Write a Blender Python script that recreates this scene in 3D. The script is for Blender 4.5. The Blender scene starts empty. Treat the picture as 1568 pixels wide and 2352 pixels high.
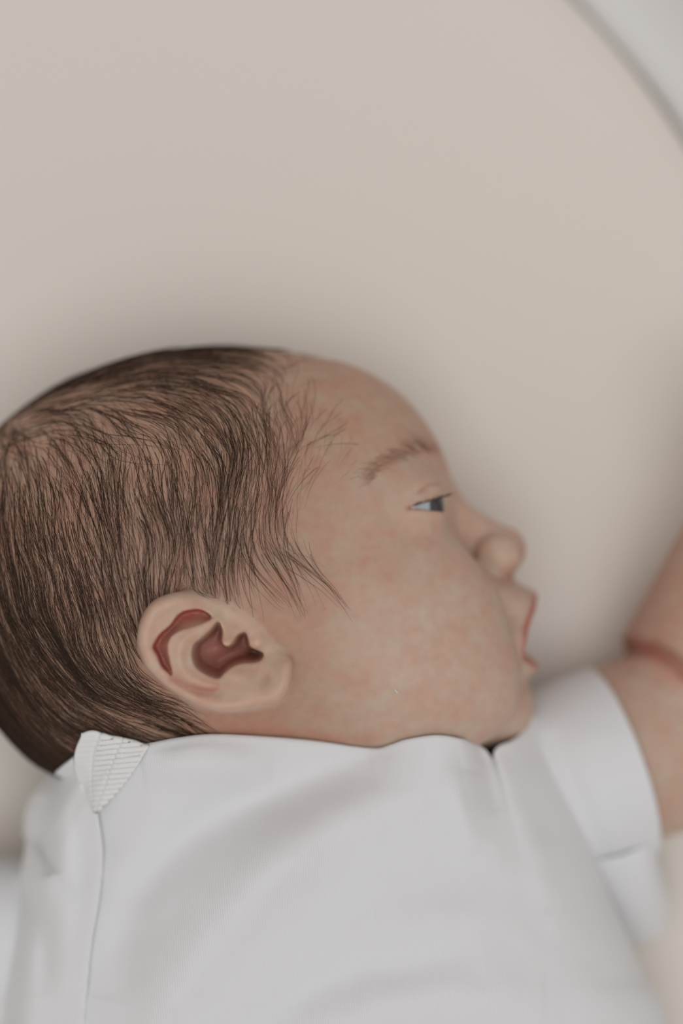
import bpy, math
import numpy as np
rng = np.random.default_rng(7)

# ------------------------------------------------------------------ frame of reference
# lengths below are in "px": photo pixels at the depth of the baby's mid-face plane.
S = 0.16 / 1568.0            # metres per px
ZS = 460.0                   # height of the head's mid plane above the mattress
DC = 5555.0 + ZS             # camera height above the mattress
def Q(px, py, z):
    """photo pixel + height above the mattress -> px frame position"""
    k = (DC - z) / (DC - ZS)
    return 784.0 + (px - 784.0) * k, 1176.0 + (py - 1176.0) * k
def W3(X, Y, Z):
    return np.stack([(X - 784.0) * S, (1176.0 - Y) * S, np.asarray(Z) * S], -1)
def QW(px, py, z):
    X, Y = Q(np.asarray(px, float), np.asarray(py, float), np.asarray(z, float))
    return W3(X, Y, np.asarray(z, float))

# ------------------------------------------------------------------ camera, world, lights, exposure
sc = bpy.context.scene
col = sc.collection
cd = bpy.data.cameras.new('camera'); cam = bpy.data.objects.new('camera', cd); col.objects.link(cam)
cd.sensor_fit = 'HORIZONTAL'; cd.sensor_width = 24.0; cd.lens = 24.0 * (DC - ZS) / 1568.0
cam.location = (0, 0, DC * S); cam.rotation_euler = (0, 0, 0)
cd.clip_start = 0.01; cd.clip_end = 20
cd.dof.use_dof = True; cd.dof.focus_distance = (DC - 890) * S; cd.dof.aperture_fstop = 3.3
sc.camera = cam

wd = bpy.data.worlds.new('world'); sc.world = wd; wd.use_nodes = True
bg = wd.node_tree.nodes['Background']
bg.inputs[0].default_value = (1.0, 0.955, 0.90, 1); bg.inputs[1].default_value = 0.49

def area(name, loc, target, sx, sy, watts, color):
    l = bpy.data.lights.new(name, 'AREA'); l.shape = 'RECTANGLE'; l.size = sx; l.size_y = sy
    l.energy = watts; l.color = color
    o = bpy.data.objects.new(name, l); col.objects.link(o); o.location = loc
    d = [t - a for t, a in zip(target, loc)]
    from mathutils import Vector
    o.rotation_euler = Vector(d).to_track_quat('-Z', 'Y').to_euler()
    return o
area('overhead_key_light', (0.12, -0.2, 1.9), (0, 0, 0), 1.2, 1.1, 17.2, (0.955, 0.98, 1.0))  # soft key added overhead, out of view; there is no window here

sc.view_settings.view_transform = 'Standard'; sc.view_settings.look = 'None'
sc.view_settings.exposure = -0.32; sc.view_settings.gamma = 1.0
sc.view_settings.use_curve_mapping = False

# ------------------------------------------------------------------ helpers
def catmull(P, n=12, closed=False):
    P = np.asarray(P, float); N = len(P); out = []
    idx = range(N) if closed else range(N - 1)
    for i in idx:
        if closed:
            p0, p1, p2, p3 = P[i - 1], P[i], P[(i + 1) % N], P[(i + 2) % N]
        else:
            p1, p2 = P[i], P[i + 1]
            p0 = P[i - 1] if i > 0 else 2 * p1 - p2
            p3 = P[i + 2] if i + 2 < N else 2 * p2 - p1
        for t in np.linspace(0, 1, n, endpoint=False):
            out.append(.5 * (2 * p1 + (p2 - p0) * t + (2 * p0 - 5 * p1 + 4 * p2 - p3) * t * t
                             + (3 * p1 - p0 - 3 * p2 + p3) * t ** 3))
    if not closed: out.append(P[-1])
    return np.array(out)
def polydist(x, y, poly, closed=False):
    poly = np.asarray(poly, float); d = np.full(np.broadcast(x, y).shape, 1e9)
    n = len(poly); m = n if closed else n - 1
    for i in range(m):
        a = poly[i]; b = poly[(i + 1) % n]; e = b - a
        t = np.clip(((x - a[0]) * e[0] + (y - a[1]) * e[1]) / (e @ e + 1e-9), 0, 1)
        d = np.minimum(d, (x - a[0] - t * e[0]) ** 2 + (y - a[1] - t * e[1]) ** 2)
    return np.sqrt(d)
def sdpoly(x, y, poly):
    """signed distance, negative inside"""
    poly = np.asarray(poly, float); d = polydist(x, y, poly, True)
    ins = np.zeros(d.shape, bool); n = len(poly)
    for i in range(n):
        a = poly[i]; b = poly[(i + 1) % n]
        if a[1] == b[1]: continue
        c = ((a[1] > y) != (b[1] > y)) & (x < (b[0] - a[0]) * (y - a[1]) / (b[1] - a[1]) + a[0])
        ins ^= c
    return np.where(ins, -d, d)
def sstep(a, b, x):
    t = np.clip((x - a) / (b - a), 0, 1); return t * t * (3 - 2 * t)
def smin(a, b, k):
    h = np.maximum(k - np.abs(a - b), 0) / k; return np.minimum(a, b) - h * h * k * .25
def smax(a, b, k): return -smin(-a, -b, k)
def noise2(x, y, seed, sc_):
    """smooth value noise, vectorised"""
    r = np.random.default_rng(seed).random((64, 64))
    u = x / sc_; v = y / sc_; i = np.floor(u).astype(int); j = np.floor(v).astype(int)
    fu = u - i; fv = v - j; fu = fu * fu * (3 - 2 * fu); fv = fv * fv * (3 - 2 * fv)
    g = lambda a, b: r[a % 64, b % 64]
    return (g(i, j) * (1 - fu) + g(i + 1, j) * fu) * (1 - fv) + (g(i, j + 1) * (1 - fu) + g(i + 1, j + 1) * fu) * fv - .5

def mesh_obj(name, V, faces, mat, parent=None, smooth=True, nv=4):
    me = bpy.data.meshes.new(name); V = np.asarray(V, np.float32); F = np.asarray(faces, np.int32)
    nv = F.shape[1]
    me.vertices.add(len(V)); me.vertices.foreach_set('co', V.ravel())
    me.loops.add(F.size); me.loops.foreach_set('vertex_index', F.ravel())
    me.polygons.add(len(F)); me.polygons.foreach_set('loop_start', np.arange(0, F.size, nv, dtype=np.int32))
    try: me.polygons.foreach_set('loop_total', np.full(len(F), nv, np.int32))
    except Exception: pass
    me.update(calc_edges=True); me.validate()
    if smooth: me.polygons.foreach_set('use_smooth', np.ones(len(me.polygons), bool))
    o = bpy.data.objects.new(name, me); col.objects.link(o); me.materials.append(mat)
    if parent: o.parent = parent
    return o
def grid_faces(nv, nu, close_u=False):
    i, j = np.meshgrid(np.arange(nv - 1), np.arange(nu if close_u else nu - 1), indexing='ij')
    a = i * nu + j; b = i * nu + (j + 1) % nu
    return np.stack([a, a + nu, b + nu, b], -1).reshape(-1, 4)
def set_uv(o, UV):
    me = o.data; uv = me.uv_layers.new(name='UVMap'); li = np.empty(len(me.loops), np.int32)
    me.loops.foreach_get('vertex_index', li); uv.data.foreach_set('uv', np.asarray(UV, np.float32)[li].ravel())
def set_col(o, name, C):
    a = o.data.color_attributes.new(name, 'FLOAT_COLOR', 'POINT')
    C4 = np.ones((len(C), 4), np.float32); C4[:, :C.shape[1]] = C; a.data.foreach_set('color', C4.ravel())
def tag(o, label=None, cat=None, group=None, kind=None):
    if label: o['label'] = label
    if cat: o['category'] = cat
    if group: o['group'] = group
    if kind: o['kind'] = kind
def empty(name, loc):
    o = bpy.data.objects.new(name, None); col.objects.link(o); o.location = loc; o.empty_display_size = .02
    return o

# ------------------------------------------------------------------ materials
def new_mat(name):
    m = bpy.data.materials.new(name); m.use_nodes = True
    nt = m.node_tree; return m, nt, nt.nodes['Principled BSDF']
def N(nt, t, **kw):
    n = nt.nodes.new(t)
    for k, v in kw.items(): setattr(n, k, v)
    return n

def cloth_mat(name, rgb, period, bump=.35, sheen=.25, weave=0.0):
    """knitted cloth: fine ribs run along V of the UV map (UV in px)"""
    m, nt, p = new_mat(name); L = nt.links.new
    tc = N(nt, 'ShaderNodeTexCoord'); mp = N(nt, 'ShaderNodeMapping'); L(tc.outputs['UV'], mp.inputs[0])
    w = N(nt, 'ShaderNodeTexWave', wave_type='BANDS', bands_direction='X', wave_profile='SIN')
    w.inputs['Scale'].default_value = 6.2832 / period / 20 * 1.42
    w.inputs['Distortion'].default_value = .6; w.inputs['Detail'].default_value = 1; w.inputs['Detail Scale'].default_value = .3
    L(mp.outputs[0], w.inputs[0])
    w2 = N(nt, 'ShaderNodeTexWave', wave_type='BANDS', bands_direction='Y', wave_profile='SIN')
    w2.inputs['Scale'].default_value = 6.2832 / period / 20 * 1.3
    w2.inputs['Distortion'].default_value = 1.0; w2.inputs['Detail'].default_value = 1
    L(mp.outputs[0], w2.inputs[0])
    nz = N(nt, 'ShaderNodeTexNoise'); nz.inputs['Scale'].default_value = .25; nz.inputs['Detail'].default_value = 3
    L(mp.outputs[0], nz.inputs[0])
    a = N(nt, 'ShaderNodeMath', operation='MULTIPLY_ADD'); L(w2.outputs['Fac'], a.inputs[0]); a.inputs[1].default_value = .18; L(w.outputs['Fac'], a.inputs[2])
    b = N(nt, 'ShaderNodeMath', operation='MULTIPLY_ADD'); L(nz.outputs['Fac'], b.inputs[0]); b.inputs[1].default_value = .8; L(a.outputs[0], b.inputs[2])
    bp = N(nt, 'ShaderNodeBump'); bp.inputs['Strength'].default_value = bump; bp.inputs['Distance'].default_value = period * .18 * S
    L(b.outputs[0], bp.inputs['Height']); L(bp.outputs[0], p.inputs['Normal'])
    p.inputs['Base Color'].default_value = (*rgb, 1); p.inputs['Roughness'].default_value = .92
    p.inputs['Specular IOR Level'].default_value = .15
    p.inputs['Sheen Weight'].default_value = sheen; p.inputs['Sheen Roughness'].default_value = .6
    p.inputs['Subsurface Weight'].default_value = .25; p.inputs['Subsurface Radius'].default_value = (1, 1, 1); p.inputs['Subsurface Scale'].default_value = .0012
    return m
M_CLOTH = cloth_mat('white_cotton_knit', (.79, .785, .80), 7.5, bump=.5)
M_RIB = cloth_mat('white_rib_knit', (.83, .815, .81), 9)

def fabric_mat(name, rgb, scale):
    m, nt, p = new_mat(name); L = nt.links.new
    tc = N(nt, 'ShaderNodeTexCoord')
    nz = N(nt, 'ShaderNodeTexNoise'); nz.inputs['Scale'].default_value = scale; nz.inputs['Detail'].default_value = 4
    L(tc.outputs['Object'], nz.inputs[0])
    rp = N(nt, 'ShaderNodeMixRGB'); rp.inputs[1].default_value = (*[c * .975 for c in rgb], 1); rp.inputs[2].default_value = (*[min(1, c * 1.02) for c in rgb], 1)
    L(nz.outputs['Fac'], rp.inputs[0]); L(rp.outputs[0], p.inputs['Base Color'])
    bp = N(nt, 'ShaderNodeBump'); bp.inputs['Strength'].default_value = .2; bp.inputs['Distance'].default_value = .0006
    L(nz.outputs['Fac'], bp.inputs['Height']); L(bp.outputs[0], p.inputs['Normal'])
    p.inputs['Roughness'].default_value = .9; p.inputs['Specular IOR Level'].default_value = .2
    p.inputs['Sheen Weight'].default_value = .15
    return m
M_SHEET = fabric_mat('cream_cotton_sheet', (.80, .738, .675), 900)
M_LINING = fabric_mat('white_lining', (.82, .81, .80), 700)
M_WICKER = fabric_mat('pale_wicker', (.55, .45, .32), 200)
M_FLOOR = fabric_mat('pale_floor', (.55, .48, .40), 30)

def skin_mat():
    m, nt, p = new_mat('baby_skin'); L = nt.links.new
    at = N(nt, 'ShaderNodeVertexColor', layer_name='skin_colour')
    tc = N(nt, 'ShaderNodeTexCoord')
    n1 = N(nt, 'ShaderNodeTexNoise'); n1.inputs['Scale'].default_value = 150; n1.inputs['Detail'].default_value = 4; n1.inputs['Roughness'].default_value = .6
    n2 = N(nt, 'ShaderNodeTexNoise'); n2.inputs['Scale'].default_value = 420; n2.inputs['Detail'].default_value = 3
    L(tc.outputs['Object'], n1.inputs[0]); L(tc.outputs['Object'], n2.inputs[0])
    cr = N(nt, 'ShaderNodeValToRGB'); cr.color_ramp.elements[0].position = .35; cr.color_ramp.elements[1].position = .68
    cr.color_ramp.elements[0].color = (1.0, .89, .885, 1); cr.color_ramp.elements[1].color = (.99, 1.06, 1.06, 1)
    L(n1.outputs['Fac'], cr.inputs[0])
    mx = N(nt, 'ShaderNodeMixRGB', blend_type='MULTIPLY'); mx.inputs[0].default_value = 1
    L(at.outputs[0], mx.inputs[1]); L(cr.outputs[0], mx.inputs[2])
    cr2 = N(nt, 'ShaderNodeValToRGB'); cr2.color_ramp.elements[0].position = .3; cr2.color_ramp.elements[1].position = .7
    cr2.color_ramp.elements[0].color = (.96, .92, .9, 1); cr2.color_ramp.elements[1].color = (1.02, 1.03, 1.03, 1)
    L(n2.outputs['Fac'], cr2.inputs[0])
    mx2 = N(nt, 'ShaderNodeMixRGB', blend_type='MULTIPLY'); mx2.inputs[0].default_value = 1
    L(mx.outputs[0], mx2.inputs[1]); L(cr2.outputs[0], mx2.inputs[2])
    L(mx2.outputs[0], p.inputs['Base Color'])
    n3 = N(nt, 'ShaderNodeTexNoise'); n3.inputs['Scale'].default_value = 2600; n3.inputs['Detail'].default_value = 2
    L(tc.outputs['Object'], n3.inputs[0])
    bp = N(nt, 'ShaderNodeBump'); bp.inputs['Strength'].default_value = .12; bp.inputs['Distance'].default_value = .0003
    L(n3.outputs['Fac'], bp.inputs['Height']); L(bp.outputs[0], p.inputs['Normal'])
    p.inputs['Roughness'].default_value = .52; p.inputs['Specular IOR Level'].default_value = .3
    p.inputs['Subsurface Weight'].default_value = .55; p.inputs['Subsurface Radius'].default_value = (1.0, .32, .18)
    p.inputs['Subsurface Scale'].default_value = .0032
    return m
M_SKIN = skin_mat()
def hair_mat(name, a, b):
    m, nt, p = new_mat(name); L = nt.links.new
    at = N(nt, 'ShaderNodeVertexColor', layer_name='strand')
    mx = N(nt, 'ShaderNodeMixRGB'); mx.inputs[1].default_value = (*a, 1); mx.inputs[2].default_value = (*b, 1)
    L(at.outputs[0], mx.inputs[0]); L(mx.outputs[0], p.inputs['Base Color'])
    p.inputs['Roughness'].default_value = .45; p.inputs['Specular IOR Level'].default_value = .3
    return m
M_HAIR = hair_mat('dark_brown_hair', (.03, .016, .009), (.17, .085, .045))
M_BROW = hair_mat('light_brown_hair', (.20, .09, .055), (.30, .15, .10))

# ================================================================== the setting: bassinet
BX, BY, BR, BL = -145.0, 1359.0, 2158.0, 3300.0      # head-end centre, radius, straight length (px)
def stadium(n_arc, n_side):
    """outline direction samples: (centre offset y, cos, sin)"""
    th = np.linspace(math.pi, 0, n_arc)
    pts = [(0.0, math.cos(t), -math.sin(t)) for t in th]
    pts += [(s, 1.0, 0.0) for s in np.linspace(0, BL, n_side + 2)[1:-1]]
    pts += [(BL, math.cos(t), math.sin(t)) for t in np.linspace(0, math.pi, n_arc)]
    pts += [(s, -1.0, 0.0) for s in np.linspace(BL, 0, n_side + 2)[1:-1]]
    return np.array(pts)
ST = stadium(90, 30)
def ring(r, z, rr=None):
    r = np.broadcast_to(r, len(ST)); X = BX + ST[:, 1] * r; Y = BY + ST[:, 0] + ST[:, 2] * r
    return np.stack([X, Y, np.broadcast_to(z, len(ST))], -1)
def loft(rings): return np.concatenate(rings, 0)

def dent(X, Y):
    """the mattress gives under the head, the back and the arms"""
    h = 5 * np.exp(-(((X - 420) / 420) ** 2 + ((Y - 1290) / 380) ** 2) ** 2)
    h += 5 * np.exp(-(((X - 760) / 560) ** 2 + ((Y - 2900) / 1000) ** 2) ** 2)
    return h
def make_mattress():
    rs = np.concatenate([np.linspace(20, BR - 295, 70), BR - 290 + 250 * np.sin(np.linspace(.05, math.pi / 2, 14))])
    rings = []
    for r in rs:
        P = ring(r, 0.0)
        e = min(1, max(0, (r - (BR - 290)) / 250))
        z = -120 * (1 - math.sqrt(max(0, 1 - e * e)))
        # inner rings shrink the straight part too so the surface stays evenly meshed
        P[:, 2] = z - dent(P[:, 0], P[:, 1]); rings.append(P)
    for z in (-180, -260, -320):
        rings.append(ring(BR - 40, z))
    rings.append(ring(BR - 80, -340))
    P = loft(rings); n = len(ST)
    o = mesh_obj('mattress', W3(P[:, 0], P[:, 1], P[:, 2]), grid_faces(len(rings), n, True), M_SHEET)
    # close the spine strip in the middle and the underside
    me = o.data
    import bmesh
    bm = bmesh.new(); bm.from_mesh(me); bm.verts.ensure_lookup_table()
    bm.faces.new([bm.verts[i] for i in range(n)][::-1])
    last = (len(rings) - 1) * n
    bm.faces.new([bm.verts[last + i] for i in range(n)])
    bmesh.ops.recalc_face_normals(bm, faces=bm.faces); bm.to_mesh(me); bm.free()
    tag(o, 'cream cotton covered mattress with rounded end under the baby', 'mattress')
    return o
make_mattress()

bas = empty('bassinet', W3(BX, BY + BL / 2, -420.0)); tag(bas, 'bassinet with white padded fabric lining around the mattress', 'bassinet')
def child_of(o, root):
    o.parent = root; o.matrix_parent_inverse = root.matrix_basis.inverted() if False else o.matrix_parent_inverse
    from mathutils import Matrix
    o.matrix_parent_inverse = Matrix.Translation(root.location).inverted()
def make_lining():
    rings = []; a = np.arctan2(ST[:, 2], ST[:, 1]); s = np.cumsum(np.hypot(np.diff(np.r_[ST[:, 0], ST[0, 0]]), 2120 * np.abs(np.diff(np.r_[a, a[0]])) % 400))
    puff = 14 * np.sin(s / 260.0) + 8 * np.sin(s / 97.0 + 1)
    prof = [(-36, -345), (-36, -250), (-36, -140), (-28, -100), (14, -70), (90, 0), (165, 120), (205, 270), (230, 430), (290, 560), (330, 640), (372, 668), (410, 640), (415, 560), (372, 420), (300, 240), (220, 40), (150, -150), (100, -330), (60, -400)]
    for i, (dr, z) in enumerate(prof):
        w = math.sin(min(1, i / 10) * math.pi) if i < 11 else 0
        rings.append(ring(BR + dr + puff * w, z))
    P = loft(rings)
    o = mesh_obj('lining', W3(P[:, 0], P[:, 1], P[:, 2]), grid_faces(len(rings), len(ST), True), M_LINING)
    child_of(o, bas)
    rings = [ring(BR + 100, -345), ring(BR + 110, -420), ring(20, -420)]
    rings = [ring(20, -346), ring(BR + 90, -346), ring(BR + 96, -360), ring(BR + 90, -420), ring(20, -420)]
    P = loft(rings)
    o = mesh_obj('base', W3(P[:, 0], P[:, 1], P[:, 2]), grid_faces(len(rings), len(ST), True), M_WICKER, smooth=False)
    child_of(o, bas)
    # piping along the rim
    rings = []
    for t in np.linspace(0, 2 * math.pi, 9)[:-1]:
        rings.append(ring(BR + 400 + 26 * math.cos(t), 668 + 26 * math.sin(t)))
    rings.append(rings[0]); P = loft(rings)
    o = mesh_obj('rim_piping', W3(P[:, 0], P[:, 1], P[:, 2]), grid_faces(len(rings), len(ST), True), M_LINING)
    child_of(o, bas)
make_lining()
fl = mesh_obj('floor', [(-3, -3, -420 * S), (3, -3, -420 * S), (3, 3, -420 * S), (-3, 3, -420 * S)], [(0, 1, 2, 3)], M_FLOOR, smooth=False)
tag(fl, 'pale floor the bassinet stands on', 'floor', kind='structure')

# ================================================================== the baby: implicit body
def axis(segs):
    out = [segs[0][0]]
    for a, b, h in segs:
        n = max(1, int(round((b - a) / h))); out += list(np.linspace(a, b, n + 1)[1:])
    return np.array(out, np.float64)
gx = axis([(-1150, -170, 28), (-170, 345, 7), (345, 710, 4.2), (710, 900, 6), (900, 1070, 4.2), (1070, 1265, 4.6), (1265, 1660, 9), (1660, 2400, 16)])
gy = axis([(760, 800, 8), (800, 1100, 6.5), (1100, 1200, 4.2), (1200, 1325, 5), (1325, 1620, 4.2), (1620, 1800, 6.5), (1800, 2000, 14), (2000, 2500, 26), (2500, 5200, 34)])
gz = axis([(-60, 300, 9), (300, 560, 7), (560, 790, 5.5), (790, 1080, 4.2)])
NX, NY, NZ = len(gx), len(gy), len(gz)
F = np.full((NX, NY, NZ), 1e3, np.float32)
class Blk:
    def __init__(s, x0, x1, y0, y1, z0=-1e9, z1=1e9):
        s.sx = slice(*np.searchsorted(gx, [x0, x1])); s.sy = slice(*np.searchsorted(gy, [y0, y1])); s.sz = slice(*np.searchsorted(gz, [z0, z1]))
        s.X = gx[s.sx][:, None, None].astype(np.float32); s.Y = gy[s.sy][None, :, None].astype(np.float32); s.Z = gz[s.sz][None, None, :].astype(np.float32)
        s.zz = s.Z - ZS
    def get(s): return F[s.sx, s.sy, s.sz]
    def union(s, f, k): F[s.sx, s.sy, s.sz] = smin(s.get(), f, k)
    def cut(s, f, k): F[s.sx, s.sy, s.sz] = smax(s.get(), -f, k)
def ell(X, Y, Z, c, r, rot=0.0):
    x = X - c[0]; y = Y - c[1]; z = Z - c[2]
    if rot:
        ca, sa = math.cos(rot), math.sin(rot); x, y = ca * x + sa * y, -sa * x + ca * y
    k0 = np.sqrt((x / r[0]) ** 2 + (y / r[1]) ** 2 + (z / r[2]) ** 2)
    k1 = np.sqrt((x / r[0] ** 2) ** 2 + (y / r[1] ** 2) ** 2 + (z / r[2] ** 2) ** 2) + 1e-9
    return k0 * (k0 - 1) / k1
def cap(X, Y, Z, a, b, ra, rb):
    a = np.array(a, float); e = np.array(b, float) - a
    t = np.clip(((X - a[0]) * e[0] + (Y - a[1]) * e[1] + (Z - a[2]) * e[2]) / (e @ e), 0, 1)
    return np.sqrt((X - a[0] - t * e[0]) ** 2 + (Y - a[1] - t * e[1]) ** 2 + (Z - a[2] - t * e[2]) ** 2) - (ra + (rb - ra) * t)

# ---- skull and face base from the profile outline
CX, CY = 430.0, 1290.0
SIL = [(0, 987), (60, 937), (130, 893), (220, 853), (300, 828), (380, 811), (470, 802), (560, 803), (650, 810), (740, 824), (800, 837), (850, 858),
       (900, 889), (940, 924), (975, 968), (1000, 1008), (1020, 1048), (1034, 1088), (1044, 1122), (1044, 1160), (1042, 1210), (1062, 1260), (1100, 1308), (1140, 1350),
       (1163, 1400), (1168, 1450), (1168, 1500), (1172, 1545), (1182, 1590), (1184, 1630), (1168, 1668), (1130, 1698), (1070, 1716), (1000, 1726), (850, 1748),
       (650, 1790), (470, 1815), (330, 1822), (220, 1806), (120, 1764), (60, 1722), (0, 1655), (-65, 1555), (-108, 1440), (-126, 1320), (-118, 1200), (-78, 1085)]
sil = catmull(SIL, 10, True)
th = np.arctan2(sil[:, 1] - CY, sil[:, 0] - CX); rr = np.hypot(sil[:, 0] - CX, sil[:, 1] - CY)
o_ = np.argsort(th); th = th[o_]; rr = rr[o_]
tt = np.linspace(-math.pi, math.pi, 721); rt = np.interp(tt, np.r_[th - 2 * math.pi, th, th + 2 * math.pi], np.r_[rr, rr, rr])
ker = np.hanning(9); ker /= ker.sum(); rt = np.convolve(np.r_[rt[-9:-1], rt, rt[1:9]], ker, 'same')[8:-8]
def qfun(X, Y):
    t = np.arctan2(Y - CY, X - CX); return np.hypot(X - CX, Y - CY) / np.interp(t, tt, rt)
def wfun(X, Y):
    """half width of the head where the profile plane is at X, Y"""
    w = 474 - 70 * sstep(500, 1150, X) * 1.0
    w = w - 60 * sstep(1450, 1800, Y) * sstep(100, 700, X)
    w = w - 26 * np.exp(-(((X - 820) / 170) ** 2 + ((Y - 1080) / 150) ** 2))          # temple
    return w
PN = 2.15
b = Blk(-1e9, 1260, 0, 1900)
q2 = qfun(b.X[..., 0].astype(float), b.Y[..., 0].astype(float))[..., None].astype(np.float32)
w2 = wfun(b.X[..., 0].astype(float), b.Y[..., 0].astype(float))[..., None].astype(np.float32)
F[b.sx, b.sy, b.sz] = ((q2 ** PN + (np.abs(b.zz) / w2) ** PN) ** (1 / PN) - 1) * 430
def head_h(X, Y):
    q = np.clip(qfun(X, Y), 0, 1); return wfun(X, Y) * (1 - q ** PN) ** (1 / PN)

def sym(blk): return np.abs(blk.zz)
# cheeks, jowl, chin, brow
b = Blk(600, 1260, 1080, 1800); az = sym(b)
b.union(ell(b.X, b.Y, az, (935, 1435, 225), (165, 190, 125)), 150)
b.union(ell(b.X, b.Y, az, (930, 1560, 190), (215, 130, 130)), 130)
b.union(ell(b.X, b.Y, az, (1118, 1620, 0), (100, 80, 125)), 60)
# eye socket
b = Blk(880, 1120, 1050, 1260); az = sym(b)
b.cut(ell(b.X, b.Y, az, (1075, 1168, 225), (72, 46, 110), .15), 55)
# nose
b = Blk(980, 1260, 1100, 1380); az = sym(b)
f = cap(b.X, b.Y, az, (1016, 1160, 0), (1088, 1226, 0), 40, 43)
f = smin(f, cap(b.X, b.Y, az, (1088, 1226, 0), (1152, 1262, 0), 42, 56), 30)
b.union(f, 34)
b.union(ell(b.X, b.Y, az, (1142, 1272, 70), (50, 45, 48), .3), 24)
b.cut(cap(b.X, b.Y, az, (1088, 1240, 112), (1106, 1298, 128), 3, 4), 34)
b.cut(ell(b.X, b.Y, az, (1164, 1322, 48), (22, 22, 26), .3), 14)
# lips
b = Blk(1020, 1270, 1290, 1580); az = sym(b)
f = ell(b.X, b.Y, az, (1138, 1380, 0), (106, 54, 160), .25)
f = smin(f, cap(b.X, b.Y, az, (1216, 1384, 0), (1180, 1468, 140), 25, 20), 30)
b.union(f, 46)
f = ell(b.X, b.Y, az, (1150, 1521, 0), (84, 36, 135), .1)
b.union(f, 30)
# open mouth: a wedge that narrows to the mouth corner
ax_, ay_ = 1188.0, 1483.0
def wedge(X, Y, ax, ay, d0, d1):
    """negative inside the wedge with apex (ax, ay) between unit directions d0 (upper) and d1 (lower)"""
    n0 = (d0[1], -d0[0]); n1 = (-d1[1], d1[0])
    return np.maximum((X - ax) * n0[0] + (Y - ay) * n0[1], (X - ax) * n1[0] + (Y - ay) * n1[1])
def unit(x, y): l = math.hypot(x, y); return (x / l, y / l)
wm = wedge(b.X, b.Y, ax_, ay_, unit(42, -100), unit(48, 34))
b.cut(smax(wm + 5 * (az / 150) ** 4, az - 165 + 0 * wm, 12), 14)
b.cut(ell(b.X, b.Y, az, (1118, 1462, 0), (108, 50, 118), -.25), 10)
# eyes: lids over a ball, then the slit
EYE = (930.0, 1165.0, 205.0); ER = 77.0
b = Blk(840, 1080, 1060, 1270); az = sym(b)
f = np.sqrt((b.X - EYE[0]) ** 2 + (b.Y - EYE[1]) ** 2 + (az - EYE[2]) ** 2)
b.union(f - (ER + 11), 34)
we = wedge(b.X, b.Y, 931, 1167, unit(86, -26), unit(80, 9))
we = smax(we, 150 - az - 0 * b.X, 20)
b.cut(smax(we, f - (ER + 60), 10), 7)
# lid crease
cr_ = cap(b.X, b.Y, az, (946, 1136, 290), (992, 1117, 258), 3, 3)
b.cut(cr_, 10)

# ---- ear
KE = (DC - (ZS + 500)) / (DC - ZS)
E_OUT = catmull([(470, 1354), (429, 1356), (387, 1364), (355, 1378), (333, 1403), (320, 1435), (315, 1473), (322, 1505), (336, 1534), (362, 1562), (393, 1588), (429, 1613), (467, 1631),
         (511, 1639), (556, 1637), (601, 1631), (636, 1620), (658, 1598), (669, 1569), (672, 1537), (671, 1519), (660, 1500), (640, 1482), (606, 1440), (570, 1408), (525, 1378)], 5, True)
E_HIN = catmull([(490, 1420), (478, 1408), (463, 1400), (448, 1398), (424, 1402), (406, 1413), (390, 1435), (368, 1454), (357, 1470), (350, 1486), (360, 1505), (371, 1531), (387, 1547), (398, 1560)], 5)
E_ANT = catmull([(398, 1560), (395, 1531), (390, 1505), (388, 1482), (396, 1462), (416, 1449), (441, 1442), (470, 1431), (490, 1420)], 5)
E_CON = catmull([(499, 1427), (480, 1449), (460, 1467), (445, 1480), (440, 1505), (448, 1531), (467, 1547), (486, 1556), (502, 1559), (515, 1547), (531, 1534), (553, 1526), (582, 1524), (598, 1519),
         (604, 1508), (600, 1501), (585, 1494), (573, 1486), (569, 1470), (563, 1454), (552, 1455), (541, 1462), (532, 1478), (520, 1484), (510, 1474), (511, 1455), (508, 1440)], 5, True)
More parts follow.
